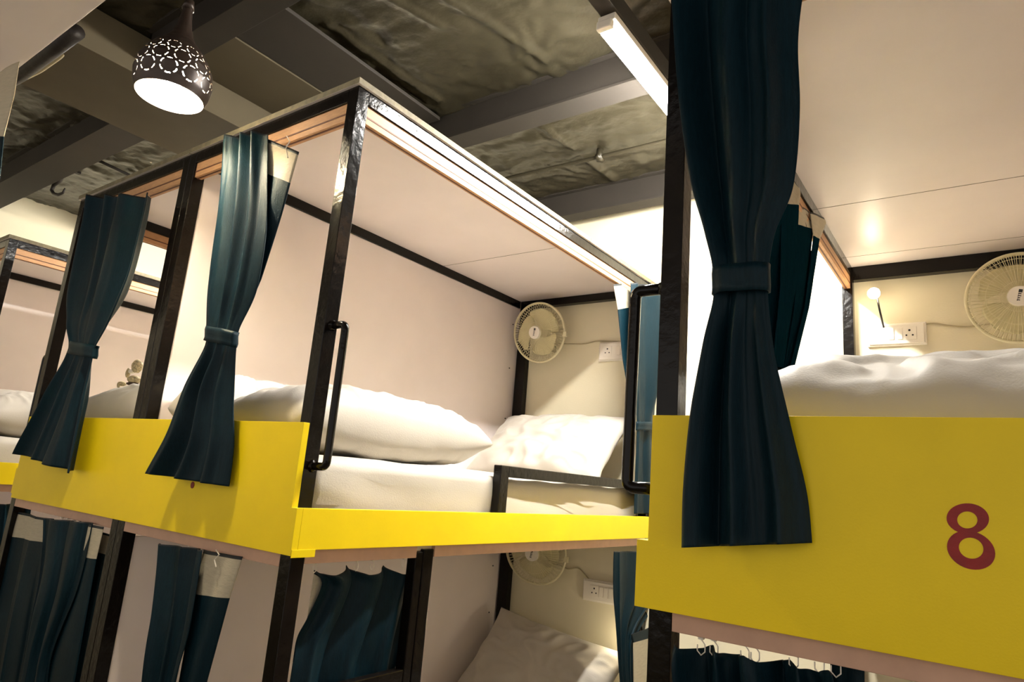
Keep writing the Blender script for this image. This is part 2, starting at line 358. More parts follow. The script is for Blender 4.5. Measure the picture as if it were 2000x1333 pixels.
P('deck', LAM, (XC2+.03, XC-.001, YC+S, YBK, -.006, .05)); P('deck', LAM, (XC2+.03, XC-.001, YC+S, YBK, -1.06, -1.0))
track(Cb, 'lower_curtain_track', XC-.024, XC-.001, YC+S+.001, YBK, -.0065, 'y', h=.034)

# opposite bunk above the camera: only its ceiling edge and one curtain come into view
D = tag_bunk('near upper left bunk top with pale lavender underside, cropped by the frame', (0, -1.6, ZF))
YD = -.53; XD0, XD1 = -1.9, 2.3
P = lambda name, mt, *b, **k: part(name, D, mt, *b, **k)
P('ceiling_board', LAM, (XD0, XD1, YD-2.0, YD, ZT, ZT+.018))
for (x, y) in ((XD0, YD-2.0), (XD1-S, YD-2.0), (XD0, YD-S), (XD1-S, YD-S)): P('post', BLACK, (x, x+S, y, y+S, ZF, ZT))
P('deck', PLY, (XD0, XD1, YD-2.0, YD-.3, -.36, -.30)); P('light_block_panel', PLY, (XD0, XD1, YD-.33, YD-.301, ZF+.05, -.36))  # unseen deck and panel, added to block light from the lower bunks opposite
P('top_rail', BLACK, (XD0, XD1, YD-2.0, YD-2.0+S, ZT+.0185, ZT+.0185+S))
P('top_rail', BLACK, (XD0, XD1, YD-S-.01, YD-.01, ZT+.0185, ZT+.0185+S))

# ------------------------------------------------------------------ curtains
def lerp_rows(rows, v):
    """rows: list of (v, L, R, amp, off)"""
    for a, b in zip(rows[:-1], rows[1:]):
        if v <= b[0] or b is rows[-1]:
            t = max(0, min(1, (v-a[0])/(b[0]-a[0])))
            return a[1].lerp(b[1], t), a[2].lerp(b[2], t), a[3]+(b[3]-a[3])*t, a[4]+(b[4]-a[4])*t
def smooth_rows(rows, n):
    """Catmull-Rom through the measured edge points"""
    vs_ = [r[0] for r in rows]; out = []
    def cr(p0, p1, p2, p3, t): return .5*((2*p1)+(p2-p0)*t+(2*p0-5*p1+4*p2-p3)*t*t+(3*p1-p0-3*p2+p3)*t**3)
    for k in range(n+1):
        v = vs_[0]+(vs_[-1]-vs_[0])*k/n; i = 0
        while i < len(rows)-2 and v > vs_[i+1]: i += 1
        t = (v-vs_[i])/(vs_[i+1]-vs_[i]); g = lambda j: rows[max(0, min(len(rows)-1, j))]
        q = [g(i-1), g(i), g(i+1), g(i+2)]; ts = t*t*(3-2*t)
        out.append((v, cr(q[0][1], q[1][1], q[2][1], q[3][1], t), cr(q[0][2], q[1][2], q[2][2], q[3][2], t),
                    q[1][3]+(q[2][3]-q[1][3])*ts, q[1][4]+(q[2][4]-q[1][4])*ts))
    return out
def cloth_pt(row, u, n, ph, outv, seed, fold):
    v, L, R, amp, off = row
    wd = (R-L).length
    uu = u + fold*math.sin(4*math.pi*n*u+ph)/(4*math.pi*n)
    p = L.lerp(R, max(0, min(1, uu)))
    w_ = u + .06*noise.noise(Vector((u*3, v*1.1, seed+5)))
    a = amp*(math.sin(2*math.pi*n*w_+ph) + .5*math.sin(2*math.pi*n*.57*w_+ph*2+seed) + .22*math.sin(2*math.pi*n*2.3*w_+seed*1.7+v*1.2))
    a += amp*.8*noise.noise(Vector((u*n*1.5, v*2.5, seed))) + .0035*noise.noise(Vector((u*11, v*4, seed+2)))
    return p + outv*(off+a)
def curtain(label, rows, outv, n=5, ph=0, seed=1, fold=.8, tie=None, group=None, tape=None, nu=150, nv=90, hem=.05, hooks=None, flap=None, parent=None, name='curtain', cloth=None, sag=None):
    """rows: (v, pixel L, pixel R, fold depth, offset) resolved on the curtain's own plane"""
    outv = Vector(outv); R_ = smooth_rows(rows, nv); c = (R_[0][1]+R_[0][2])/2
    t = thing(name, label, 'curtain', c, group)
    bm = bmesh.new(); G = []
    for r in R_:
        sg = sag[0]*max(0, 1-(r[0]-R_[0][0])/.22)**1.5 if sag else 0
        G.append([bm.verts.new(cloth_pt(r, i/nu, n, ph, outv, seed, fold)-Vector((0, 0, sg*abs(math.sin(math.pi*sag[1]*i/nu+sag[2]))**.8 if sag else 0))) for i in range(nu+1)])
    for j in range(nv):
        for i in range(nu):
            f = bm.faces.new((G[j][i], G[j+1][i], G[j+1][i+1], G[j][i+1]))
            if j == 0: f.material_index = 1
            if tape:
                for (u0, u1, v1) in tape:
                    if u0 <= (i+.5)/nu <= u1 and .012 < R_[j][0]-R_[0][0] < v1: f.material_index = 2
    o = obj('drape', bm, [cloth or TEAL, TEALD, TAPE], t, smooth=True)
    md = o.modifiers.new('solid', 'SOLIDIFY'); md.thickness = .0018; md.offset = 0
    if tie:
        v, hgt, slant, dep = tie
        r = min(R_, key=lambda q: abs(q[0]-v)); L, Rr = r[1], r[2]; ctr = (L+Rr)/2+outv*r[4]; ax = (Rr-L); hw = ax.length/2+.004; ax.normalize(); down = Vector((0, 0, -1))
        b2 = bmesh.new(); N = 48; ring = []
        for k in range(N):
            a = 2*math.pi*k/N; e = ctr+ax*(math.copysign(abs(math.cos(a))**.75, math.cos(a))*hw)+outv*(math.copysign(abs(math.sin(a))**.8, math.sin(a))*dep)
            e = e + down*(slant*math.cos(a)) + outv*.0015*math.sin(7*a)
            ring.append([b2.verts.new(e+down*hgt*(q/4-.5)+outv*(.0018*math.sin(q*1.57))) for q in range(5)])
        for k in range(N):
            for q in range(4): b2.faces.new((ring[k][q], ring[(k+1) % N][q], ring[(k+1) % N][q+1], ring[k][q+1]))
        tb = obj('tieback', b2, TEAL, t, smooth=True); md = tb.modifiers.new('solid', 'SOLIDIFY'); md.thickness = .003
    for hk in (hooks or []):
        b3 = bmesh.new(); p = Vector(hk); w_ = .004
        box(b3, p.x-w_, p.x+w_, p.y-w_, p.y+w_, p.z-.009, p.z)
        pipe(b3, [p+Vector((0, 0, -.009)), p+Vector((w_*1.6, 0, -.016)), p+Vector((w_*1.6, 0, -.027)), p+Vector((0, 0, -.033)), p+Vector((-w_*1.6, 0, -.027)), p+Vector((-w_*1.6, 0, -.018))], .0011, 6)
        obj('curtain_hook', b3, WHITEP, t, smooth=False)
    return t
def rows_px(ax, val, lst): return [(v, at(*L, ax, val), at(*R, ax, val), a, o) for (v, L, R, a, o) in lst]
def sheet_piece(parent, name, pts_rows, mats, outv, bulge=.006, tape_rows=1, nu=24, nv=40, thick=.0018):
    """a single flap of cloth through measured rows (list of (L,R)); first tape_rows spans are header tape"""
    bm = bmesh.new(); outv = Vector(outv); G = []; K = len(pts_rows)-1
    for j in range(nv+1):
        s = j/nv*K; i = min(int(s), K-1); t = s-i; a, b = pts_rows[i], pts_rows[i+1]
        L = a[0].lerp(b[0], t); R = a[1].lerp(b[1], t)
        G.append([bm.verts.new(L.lerp(R, k/nu)+outv*bulge*(math.sin(math.pi*k/nu)+.35*math.sin(2.7*math.pi*k/nu+s))) for k in range(nu+1)])
    for j in range(nv):
        for k in range(nu):
            f = bm.faces.new((G[j][k], G[j+1][k], G[j+1][k+1], G[j][k+1])); s = (j+.5)/nv*K
            f.material_index = 1 if j == 0 else (2 if s < tape_rows else 0)
    o = obj(name, bm, mats, parent, smooth=True); md = o.modifiers.new('solid', 'SOLIDIFY'); md.thickness = thick; md.offset = 0
    return o
MT = [TEAL, TEALD, TAPE]
FR = (0, -1, 0); SD = (1, 0, 0)
# A bay 1 front curtain
yc = -.054
t = curtain('teal curtain tied at its middle just left of the central corner post', rows_px('y', yc, [
    (0, (448, 268), (514, 258), .017, 0), (.13, (441, 340), (515, 335), .017, 0), (.35, (424, 450), (512, 450), .016, 0),
    (.55, (410, 560), (495, 560), .012, 0), (.68, (405, 640), (463, 645), .0055, 0), (.72, (403, 675), (458, 680), .0055, 0), (.85, (364, 760), (446, 780), .014, 0),
    (.95, (333, 850), (444, 870), .016, 0), (1.1, (292, 926), (432, 950), .017, 0)]), FR, n=2.6, ph=.6, fold=.3, seed=1.3, tie=(.70, .042, .005, .022), hem=.05, hooks=[at(560, 268, 'y', .012)+Vector((0, 0, 0)), at(520, 285, 'y', .012), at(500, 292, 'y', .012)])
pr_ = lambda ax, v, L: [(at(*a, ax, v), at(*b, ax, v)) for a, b in L]
sheet_piece(t, 'turned_flap', pr_('y', -.018, [((517, 270), (586, 298)), ((512, 336), (567, 358)), ((506, 400), (548, 420)), ((478, 520), (508, 545)), ((446, 630), (468, 640))]), MT, FR, .012, 1)
bm = bmesh.new(); pipe(bm, [at(560, 266, 'y', -.03), at(566, 276, 'y', -.04), at(558, 290, 'y', -.042), at(562, 308, 'y', -.042)], .0016, 6); obj('cord', bm, WHITEP, t)
# A bay 2 front curtain
curtain('dark teal tied curtain at the left end of the central upper bunk', rows_px('y', yc, [
    (0, (180, 384), (304, 382), .016, 0), (.12, (172, 440), (292, 440), .016, 0), (.38, (146, 560), (258, 560), .015, 0),
    (.55, (136, 630), (212, 645), .007, 0), (.66, (140, 672), (190, 680), .0055, 0), (.70, (133, 698), (184, 702), .0055, 0), (.85, (95, 780), (166, 800), .014, 0), (1.05, (39, 888), (146, 926), .018, 0)]),
    FR, n=3.1, ph=2.1, fold=.3, seed=4.2, tie=(.675, .045, .004, .022), hooks=[at(x, y, 'y', .012) for x, y in ((292, 378), (262, 388), (235, 397))])
# B front curtain (large, foreground)
curtain('large dark teal foreground curtain tied at the waist beside the right bunk post', rows_px('y', .035, [
    (0, (1300, -210), (1590, -215), .019, 0), (.2, (1314, -60), (1566, -60), .019, 0), (.3, (1322, 60), (1552, 60), .019, 0), (.42, (1332, 200), (1556, 200), .018, 0),
    (.55, (1352, 350), (1545, 350), .016, 0), (.64, (1378, 450), (1510, 450), .011, 0), (.70, (1393, 520), (1501, 520), .005, 0), (.76, (1396, 580), (1499, 575), .005, 0),
    (.83, (1376, 680), (1508, 680), .012, 0), (.93, (1352, 820), (1537, 820), .016, 0), (1.03, (1340, 960), (1568, 960), .018, 0), (1.13, (1338, 1070), (1578, 1062), .018, 0)]),
    FR, n=2.8, ph=.2, seed=7.7, fold=.3, tie=(.73, .047, -.003, .020), nu=190, nv=130)
# B side curtain, seen through the open side
tB = curtain('teal curtain on the inner side track of the right bunk, behind the foreground curtain', rows_px('x', .872, [
    (0, (1480, 330), (1545, 330), .012, 0), (.1, (1480, 400), (1560, 410), .010, 0), (.3, (1478, 560), (1578, 520), .010, 0), (.45, (1478, 650), (1560, 640), .008, 0),
    (.55, (1478, 716), (1545, 722), .005, 0), (.60, (1476, 738), (1536, 738), .005, 0), (.72, (1462, 800), (1500, 800), .006, 0)]), SD, n=3, ph=.4, fold=.3, seed=2.2, tie=(.575, .03, .004, .018), cloth=TEALM)
zz = [((1533, 320), (1569, 324)), ((1524, 400), (1560, 404)), ((1522, 560), (1556, 560)), ((1508, 715), (1530, 722))]
sheet_piece(tB, 'turned_flap', pr_('x', .885, zz), [TEALM, TEALD, TAPE], SD, .008, 1)
sheet_piece(tB, 'turned_flap', pr_('x', .880, [((1560, 402), (1592, 425)), ((1556, 440), (1588, 450)), ((1550, 600), (1572, 600)), ((1530, 722), (1545, 730))]), [TEALM, TEALD, TAPE], SD, .006, 1)
sheet_piece(tB, 'turned_flap', pr_('x', .892, [((1582, 414), (1615, 429)), ((1588, 462), (1600, 470)), ((1570, 600), (1580, 600)), ((1540, 728), (1547, 732))]), [TEALM, TEALD, TAPE], SD, .004, 1)
# A side curtain at the back end of the aisle
tA = curtain('bright teal curtain tied low at the back end of the central bunk aisle side', rows_px('x', .012, [
    (0, (1228, 553), (1330, 560), .022, 0), (.2, (1225, 650), (1332, 660), .022, 0), (.45, (1236, 760), (1316, 760), .016, 0), (.58, (1242, 818), (1300, 818), .006, 0), (.64, (1242, 846), (1296, 846), .006, 0),
    (.8, (1238, 920), (1300, 920), .010, 0), (.97, (1235, 1004), (1306, 1004), .010, 0)]), SD, n=2.4, ph=1.0, fold=.4, seed=3.1, tie=(.61, .04, .0, .02))
sheet_piece(tA, 'turned_flap', pr_('x', -.012, [((1198, 556), (1232, 552)), ((1206, 606), (1230, 602)), ((1215, 700), (1238, 700)), ((1232, 800), (1250, 800))]), MT, SD, .006, 1)
# lower curtains
tl = curtain('dark teal curtain hanging straight on the lower bunk under the middle of the yellow panel', rows_px('y', -.012, [
    (0, (308, 1062), (402, 1075), .010, 0), (.3, (296, 1200), (386, 1200), .010, 0), (.7, (282, 1340), (350, 1340), .012, 0), (1.0, (255, 1520), (320, 1520), .012, 0)]), FR, n=2.2, ph=.2, seed=5.5,
    hooks=[at(x, y, 'y', .01) for x, y in ((372, 1062), (386, 1066), (400, 1069), (414, 1072), (428, 1075))])
sheet_piece(tl, 'turned_flap', pr_('y', -.002, [((398, 1074), (476, 1088)), ((383, 1163), (448, 1171)), ((352, 1333), (402, 1333)), ((315, 1520), (360, 1520))]), MT, FR, .010, 1)
bm = bmesh.new(); pipe(bm, [at(422, 1075, 'y', -.01), at(428, 1084, 'y', -.02), at(419, 1094, 'y', -.02), at(422, 1108, 'y', -.02)], .0016, 6); obj('cord', bm, WHITEP, tl)
td = curtain('bunched dark teal curtain with a white strip on the lower bunk at far left', rows_px('y', -.02, [
    (0, (82, 1012), (178, 1022), .010, 0), (.3, (66, 1150), (150, 1150), .012, 0), (.6, (44, 1290), (96, 1300), .010, 0), (1.0, (10, 1480), (80, 1480), .012, 0)]), FR, n=2.5, ph=2.6, seed=6.1,
    hooks=[at(x, y, 'y', .01) for x, y in ((122, 1008), (134, 1010), (146, 1013), (158, 1016))])
sheet_piece(td, 'turned_flap', pr_('y', -.008, [((174, 1024), (204, 1030)), ((160, 1090), (188, 1094)), ((80, 1290), (150, 1300)), ((60, 1480), (120, 1480))]), MT, FR, .006, 1)
tr = curtain('dark teal curtain closed across the lower left bay behind the bunched one', rows_px('y', .022, [
    (0, (36, 1000), (222, 1046), .004, .0), (.5, (-10, 1200), (190, 1210), .008, 0), (1.0, (-60, 1480), (140, 1480), .010, 0)]), FR, n=5, ph=.4, seed=8.8, tape=[(0, 1, .16)])
ts = curtain('dark teal curtain with drooping hooked top on the ladder side of the lower bunk', rows_px('x', -.045, [
    (0, (616, 1106), (832, 1106), .012, 0), (.06, (632, 1136), (826, 1126), .013, 0), (.2, (604, 1212), (812, 1180), .014, 0), (.4, (583, 1260), (792, 1250), .013, 0), (.7, (566, 1350), (770, 1350), .013, 0), (1.0, (540, 1500), (760, 1500), .014, 0)]),
    SD, n=3.1, ph=-.9, seed=9.4, fold=.5, sag=(.022, 3, .5), hooks=[at(x, y, 'x', -.012) for x, y in ((617, 1092), (698, 1090), (729, 1089), (790, 1086))])
sheet_piece(ts, 'turned_flap', pr_('x', -.062, [((614, 1114), (640, 1132)), ((598, 1218), (612, 1222)), ((570, 1330), (600, 1330)), ((556, 1420), (580, 1420))]), [TEAL, TEALD, TAPE], SD, .003, 1)
tq = curtain('teal curtain at the far back end of the lower bunk aisle side', rows_px('x', .004, [
    (0, (1198, 1078), (1300, 1076), .010, 0), (.2, (1199, 1150), (1300, 1150), .010, 0), (.5, (1206, 1250), (1236, 1260), .008, 0), (1.0, (1222, 1450), (1246, 1450), .008, 0)]), SD, n=3, ph=.5, seed=10.1)
sheet_piece(tq, 'turned_flap', pr_('x', .014, [((1232, 1240), (1300, 1214)), ((1236, 1256), (1300, 1238)), ((1238, 1400), (1300, 1400))]), [TAPE, TEALD, TEAL], SD, .003, 1)
tp = curtain('deeply pleated dark teal curtain on white hooks below the yellow panel with the red 8', rows_px('y', YB+.012, [
    (0, (1328, 1250), (1632, 1306), .022, 0), (.5, (1334, 1400), (1650, 1400), .022, 0), (.9, (1336, 1560), (1660, 1560), .022, 0)]), FR, n=4, ph=1.2, seed=11.0, fold=.6, sag=(.010, 4, .3),
    hooks=[at(x, y, 'y', YB+.013) for x, y in ((1370, 1238), (1395, 1241), (1455, 1249), (1475, 1252), (1550, 1262), (1600, 1270), (1632, 1276))])
sheet_piece(tp, 'turned_flap', pr_('y', YB+.05, [((1612, 1284), (1688, 1296)), ((1622, 1295), (1688, 1306)), ((1640, 1400), (1686, 1400))]), [TEAL, TEALD, TEAL], FR, .005, 1)
tc_ = curtain('dark teal curtain under the far left bunk, cropped by the left edge', rows_px('x', XC-.03, [
    (0, (-60, 985), (60, 985), .012, 0), (.5, (-80, 1200), (30, 1200), .012, 0), (1.0, (-100, 1400), (0, 1400), .012, 0)]), SD, n=4, ph=.5, seed=12.0)
# D curtain: back of the cloth with white header
tdn = thing('curtain', 'pale cloth curtain hanging at the top left corner from the near bunk top', 'curtain', (-.9, -.56, 1.2))
sheet_piece(tdn, 'drape', [(at(-60, 190, 'y', -.56), at(41, 122, 'y', -.545)), (at(-60, 230, 'y', -.57), at(28, 185, 'y', -.55)), (at(-60, 275, 'y', -.57), at(5, 262, 'y', -.55)), (at(-90, 500, 'y', -.57), at(-12, 420, 'y', -.55))], [TEAL, TAPE, TAPE], FR, .012, 2)

# ------------------------------------------------------------------ bedding
def mattress(label, x0, x1, y0, y1, z0, z1, seed, group=None):
    bm = bmesh.new(); nx, ny, nz = 40, 90, 10; r = .035
    def pos(u, v, w_):   # unit cube surface point
        return Vector((x0+(x1-x0)*u, y0+(y1-y0)*v, z0+(z1-z0)*w_))
    bmesh.ops.create_cube(bm, size=1)
    bmesh.ops.transform(bm, matrix=Matrix.Diagonal((x1-x0, y1-y0, z1-z0, 1)), verts=bm.verts)
    bmesh.ops.bevel(bm, geom=[e for e in bm.edges], offset=r, segments=4, affect='EDGES', profile=.5)
    for _ in range(4):
        long = [e for e in bm.edges if e.calc_length() > .035]
        if long: bmesh.ops.subdivide_edges(bm, edges=long, cuts=1, use_grid_fill=True)
    c = Vector(((x0+x1)/2, (y0+y1)/2, (z0+z1)/2)); bm.normal_update()
    for v in bm.verts:
        p = v.co.copy(); n_ = v.normal.copy()
        q = Vector((p.x*2+seed, (p.y+p.z*1.3)*5, (p.z-p.y*.25)*4))
        d = .012*noise.noise(q*1.6) + .012*(1-abs(noise.noise(Vector((p.x*3, (p.y*.8+p.z*2.4)*7, seed)))*2.2)) + .003*noise.noise(p*30)
        v.co += n_*d*(1.0 if abs(n_.z) < .5 else .55)
    bmesh.ops.transform(bm, matrix=Matrix.Translation(c), verts=bm.verts)
    o = obj('mattress', bm, SHEET, smooth=True); tag(o, label, 'mattress', group); return o
WR = lambda u, v, sd: max(0, 1-9*noise.noise(Vector((u*2.1+v*1.3+sd, v*3.0-u*.8, sd*2)))**2)**2
def pillow(name, label, cat, c, sx, sy, h, rot=(0, 0, 0), seed=0, wr=.012, pw=2.4, group=None, res=70, ex=.42):
    bm = bmesh.new(); G = {}
    M = Matrix.Translation(Vector(c)) @ Matrix.Rotation(rot[2], 4, 'Z') @ Matrix.Rotation(rot[1], 4, 'Y') @ Matrix.Rotation(rot[0], 4, 'X')
    for s in (1, -1):
        for j in range(res+1):
            for i in range(res+1):
                u = -1+2*i/res; v = -1+2*j/res; edge = i in (0, res) or j in (0, res)
                if edge and s == -1: G[(i, j, s)] = G[(i, j, 1)]; continue
                k = max(0, (1-abs(u)**pw))*max(0, (1-abs(v)**pw)); th = h/2*k**ex
                pin = 1-.09*(1-abs(v)**2)*abs(u)**3; pin2 = 1-.07*(1-abs(u)**2)*abs(v)**3
                x = u*sx/2*pin; y = v*sy/2*pin2
                rr = math.hypot(u, v); an = math.atan2(v, u)
                wv = noise.noise(Vector((an*3.2, rr*1.2, seed)))*min(1, rr)*1.2 + .7*noise.noise(Vector((u*2.5+seed, v*2.5, 4))) + .5*(1-2*abs(noise.noise(Vector((u*3.5, v*2.2+seed, 8)))))
                z = s*th + (wr*wv*k**.3 if k > 0 else 0)
                z += wr*.55*WR(u*sx*2.2, v*sy*2.2, seed+3)*min(1, k*2)*(1 if s > 0 else .3) if k > 0 else 0
                G[(i, j, s)] = bm.verts.new(M @ Vector((x, y, z)))
    for s in (1, -1):
        for j in range(res):
            for i in range(res):
                q = [G[(i, j, s)], G[(i+1, j, s)], G[(i+1, j+1, s)], G[(i, j+1, s)]]
                if s < 0: q.reverse()
                bm.faces.new(q)
    o = obj(name, bm, SHEET, smooth=True); tag(o, label, cat, group); return o
mattress('white sheeted mattress on the central bunk behind its yellow side panel', -W1+.02, -.042, .05, 1.93, .05, .232, 1)
mattress('white sheeted mattress in the far bay of the central bunk', -W2+.02, -W1-.1, .05, 1.93, .05, .225, 2)
mattress('white sheeted mattress in the right bunk above the red 8', XB+.06, XB2-.02, YB+.06, 1.93, .06, .23, 3)
mattress('white sheeted mattress in the far left bunk', XC2+.04, XC-.045, .10, 1.93, .05, .225, 4)
mattress('white sheeted mattress of the lower central bunk', -W1+.02, -.05, .05, 1.93, -1.0, -.82, 5)
mattress('white sheeted mattress of the lower right bunk', XB+.06, XB2-.02, YB+.06, 1.93, -1.0, -.82, 6)
pillow('pillow', 'long plump white pillow lying lengthwise beside the corner post handle', 'pillow', (-.29, .45, .336), .40, .82, .20, (.0, .02, .0), 1, .016, pw=4, ex=.5)
pillow('duvet', 'folded wrinkled white duvet at the front of the central bunk behind the tied curtain', 'duvet', (-.65, .24, .35), .29, .38, .22, (.0, 0, .0), 2, .016, pw=3.5, ex=.5)
pillow('pillow', 'white pillow leaning on the cream wall under the small fan', 'pillow', (-.405, 1.70, .395), .74, .46, .15, (.75, 0, .02), 3, .016)
pillow('pillow', 'soft white pillow in the far bay under the patterned toy', 'pillow', (-1.30, .32, .345), .72, .5, .24, (.0, -.05, 0), 4, .010)
pillow('duvet', 'crumpled white duvet filling the right bunk behind the yellow panel', 'duvet', (1.31, .70, .36), .76, 1.05, .24, (0, 0, 0), 5, .026, pw=4, res=110)
pillow('pillow', 'striped white pillow in the far left bunk, cropped by the left edge', 'pillow', (-3.05, .42, .355), .62, .60, .25, (0, .12, 0), 6, .010)
pillow('pillow', 'brightly lit white pillow leaning on the wall in the lower bunk', 'pillow', (-.40, 1.72, -.645), .72, .52, .14, (.85, .12, .02), 7, .016)
# dotted soft toy on the far pillow
t = thing('soft_toy', 'small dotted cream soft toy lying on the far bay pillow', 'toy', (-1.60, .40, .46))
def blob(name, c, r, mt, par, sc_=(1, 1, 1)):
    bm = bmesh.new(); bmesh.ops.create_icosphere(bm, subdivisions=3, radius=1)
    for v in bm.verts: v.co = Vector(c)+Vector((v.co.x*r*sc_[0], v.co.y*r*sc_[1], v.co.z*r*sc_[2]))*(1+.12*noise.noise(v.co*2.5))
    return obj(name, bm, mt, par, smooth=True)
g = lambda x, y: at(x, y, 'y', .40)
blob('head', g(268, 716), .028, TOYM, t, (1, .8, 1.1)); blob('body', g(262, 742), .033, TOYM, t, (1.2, .8, .55)); blob('ear', g(250, 729), .017, TOYM, t, (.6, .6, 1.3))
blob('ear', g(257, 726), .02, WHITEP, t, (1.3, .5, .5)); blob('arm', g(238, 750), .022, TOYM, t, (1.4, .7, .5)); blob('arm', g(232, 752), .013, TOYM, t, (.6, .6, 1.1)); blob('belly', g(258, 750), .024, TOYD, t, (1.7, .85, .32))

# ------------------------------------------------------------------ wall fans, switches, reading lamps
def fan(label, c, R, aim, roll=0, group=None):
    c = Vector(c); aim = Vector(aim).normalized(); X = Vector((0, 0, 1)).cross(aim).normalized(); Y = aim.cross(X)
    t = thing('wall_fan', label, 'fan', (c.x, WALLY, c.z), group)
    def W(x, y, z): return c+X*x+Y*y+aim*z
    def circ(r, z, n=72): return [W(math.cos(2*math.pi*k/n)*r, math.sin(2*math.pi*k/n)*r, z) for k in range(n)]
    bm = bmesh.new(); pipe(bm, circ(R, 0), .0065, 8, closed=True); o = obj('rim_ring', bm, PLAST, t, smooth=True)
    bm = bmesh.new()
    for r, z in ((R*.62, .033), (R*.34, .040)): pipe(bm, circ(r, z, 56), .0011, 5, closed=True)
    N = 64
    for k in range(N):
        a = 2*math.pi*k/N; ca, sa = math.cos(a), math.sin(a)
        pipe(bm, [W(ca*R*.99, sa*R*.99, 0), W(ca*R*.93, sa*R*.93, .020), W(ca*R*.66, sa*R*.66, .034), W(ca*R*.22, sa*R*.22, .042)], .0011, 4)
    obj('front_guard', bm, PLAST, t, kind='stuff')
    bm = bmesh.new()
    for r, z in ((R*.93, -.028), (R*.62, -.055)): pipe(bm, circ(r, z, 56), .0011, 5, closed=True)
    for k in range(N):
        a = 2*math.pi*(k+.5)/N; ca, sa = math.cos(a), math.sin(a)
        pipe(bm, [W(ca*R*.99, sa*R*.99, 0), W(ca*R*.95, sa*R*.95, -.024), W(ca*R*.62, sa*R*.62, -.055), W(ca*R*.3, sa*R*.3, -.06)], .0011, 4)
    obj('rear_guard', bm, PLAST, t, kind='stuff')
    for b in range(3):
        bm = bmesh.new(); a0 = roll+b*2*math.pi/3; G = []; nr, na = 12, 12
        for i in range(nr+1):
            f = i/nr; r = R*(.16+.66*f); wdt = (.42+.42*math.sin(math.pi*min(1, f*1.0)*.62))*(1 if f < .8 else math.sqrt(max(.02, 1-((f-.8)/.2)**2*.9)))
            row = []
            for j in range(na+1):
                s = j/na-.5; a = a0+s*2*wdt*1.2 + .35*f; row.append(bm.verts.new(W(math.cos(a)*r, math.sin(a)*r, s*.032+.004)))
            G.append(row)
        for i in range(nr):
            for j in range(na): bm.faces.new((G[i][j], G[i+1][j], G[i+1][j+1], G[i][j+1]))
        o = obj('blade', bm, BLADE, t, smooth=True); md = o.modifiers.new('s', 'SOLIDIFY'); md.thickness = .002
    bm = bmesh.new(); cyl(bm, W(0, 0, .036), W(0, 0, .050), R*.235, 40, R*.21); h = obj('hub_badge', bm, WHITEP, t)
    bm = bmesh.new()
    def quad(x0, x1, y0, y1, z=.0506):
        V_ = [bm.verts.new(W(x*math.cos(-.25)-y*math.sin(-.25), x*math.sin(-.25)+y*math.cos(-.25), z)) for x, y in ((x0, y0), (x1, y0), (x1, y1), (x0, y1))]; bm.faces.new(V_)
    q = R*.235
    quad(-.14*q, .16*q, .32*q, .62*q)
    for k, (a_, b_) in enumerate(((-.12, .12), (-.12, .14), (-.10, .10), (-.12, .12))):
        y_ = (.20-.20*k)*q; quad(a_*q, b_*q, y_-.045*q, y_+.045*q); quad(a_*q, (a_+.06)*q, y_-.1*q, y_+.06*q)
    obj('badge_print', bm, DARKP, h)
    bm = bmesh.new(); cyl(bm, W(0, 0, -.06), W(0, 0, -.010), R*.28, 24, R*.30); cyl(bm, W(0, 0, -.01), W(0, 0, .036), .008, 10); obj('motor_housing', bm, PLAST, t, smooth=False)
    bm = bmesh.new(); k = W(-R*1.0*(-1), -R*.12, 0); box(bm, k.x-.010, k.x+.014, k.y-.008, k.y+.008, k.z-.014, k.z+.014); obj('guard_clip', bm, PLAST, t, bevel=.003)
    bm = bmesh.new(); w0 = W(0, 0, -.06); pipe(bm, [w0, Vector((w0.x, w0.y+.02, w0.z-.03)), Vector((w0.x, WALLY-.018, w0.z-.05))], .014, 12, fillet=.008); obj('bracket_arm', bm, PLAST, t, smooth=True)
    bm = bmesh.new(); box(bm, w0.x-.032, w0.x+.032, WALLY-.018, WALLY-.0005, w0.z-.1, w0.z-.005); obj('wall_plate', bm, PLAST, t, bevel=.004)
    return t
def aimv(c, yaw=.0, tilt=.0): return (math.sin(yaw), -math.cos(yaw), -tilt)
c1 = at(1053, 650, 'y', 1.86)
fan('small cream wall fan in the back corner of the central upper bunk', c1, .158, (.02, -1, -.22), .7, 'small wall fans')
c2 = at(1992, 582, 'y', 1.86)
fan('cream wall fan at the right edge in the bunk with the red 8', c2, .160, (-.05, -1, -.12), 1.9, 'small wall fans')
c3 = at(1046, 1078, 'y', 1.86)
fan('cream wall fan in the lower bunk, its top cut off by the yellow panel', c3, .160, (.16, -1, -.22), .2, 'small wall fans')
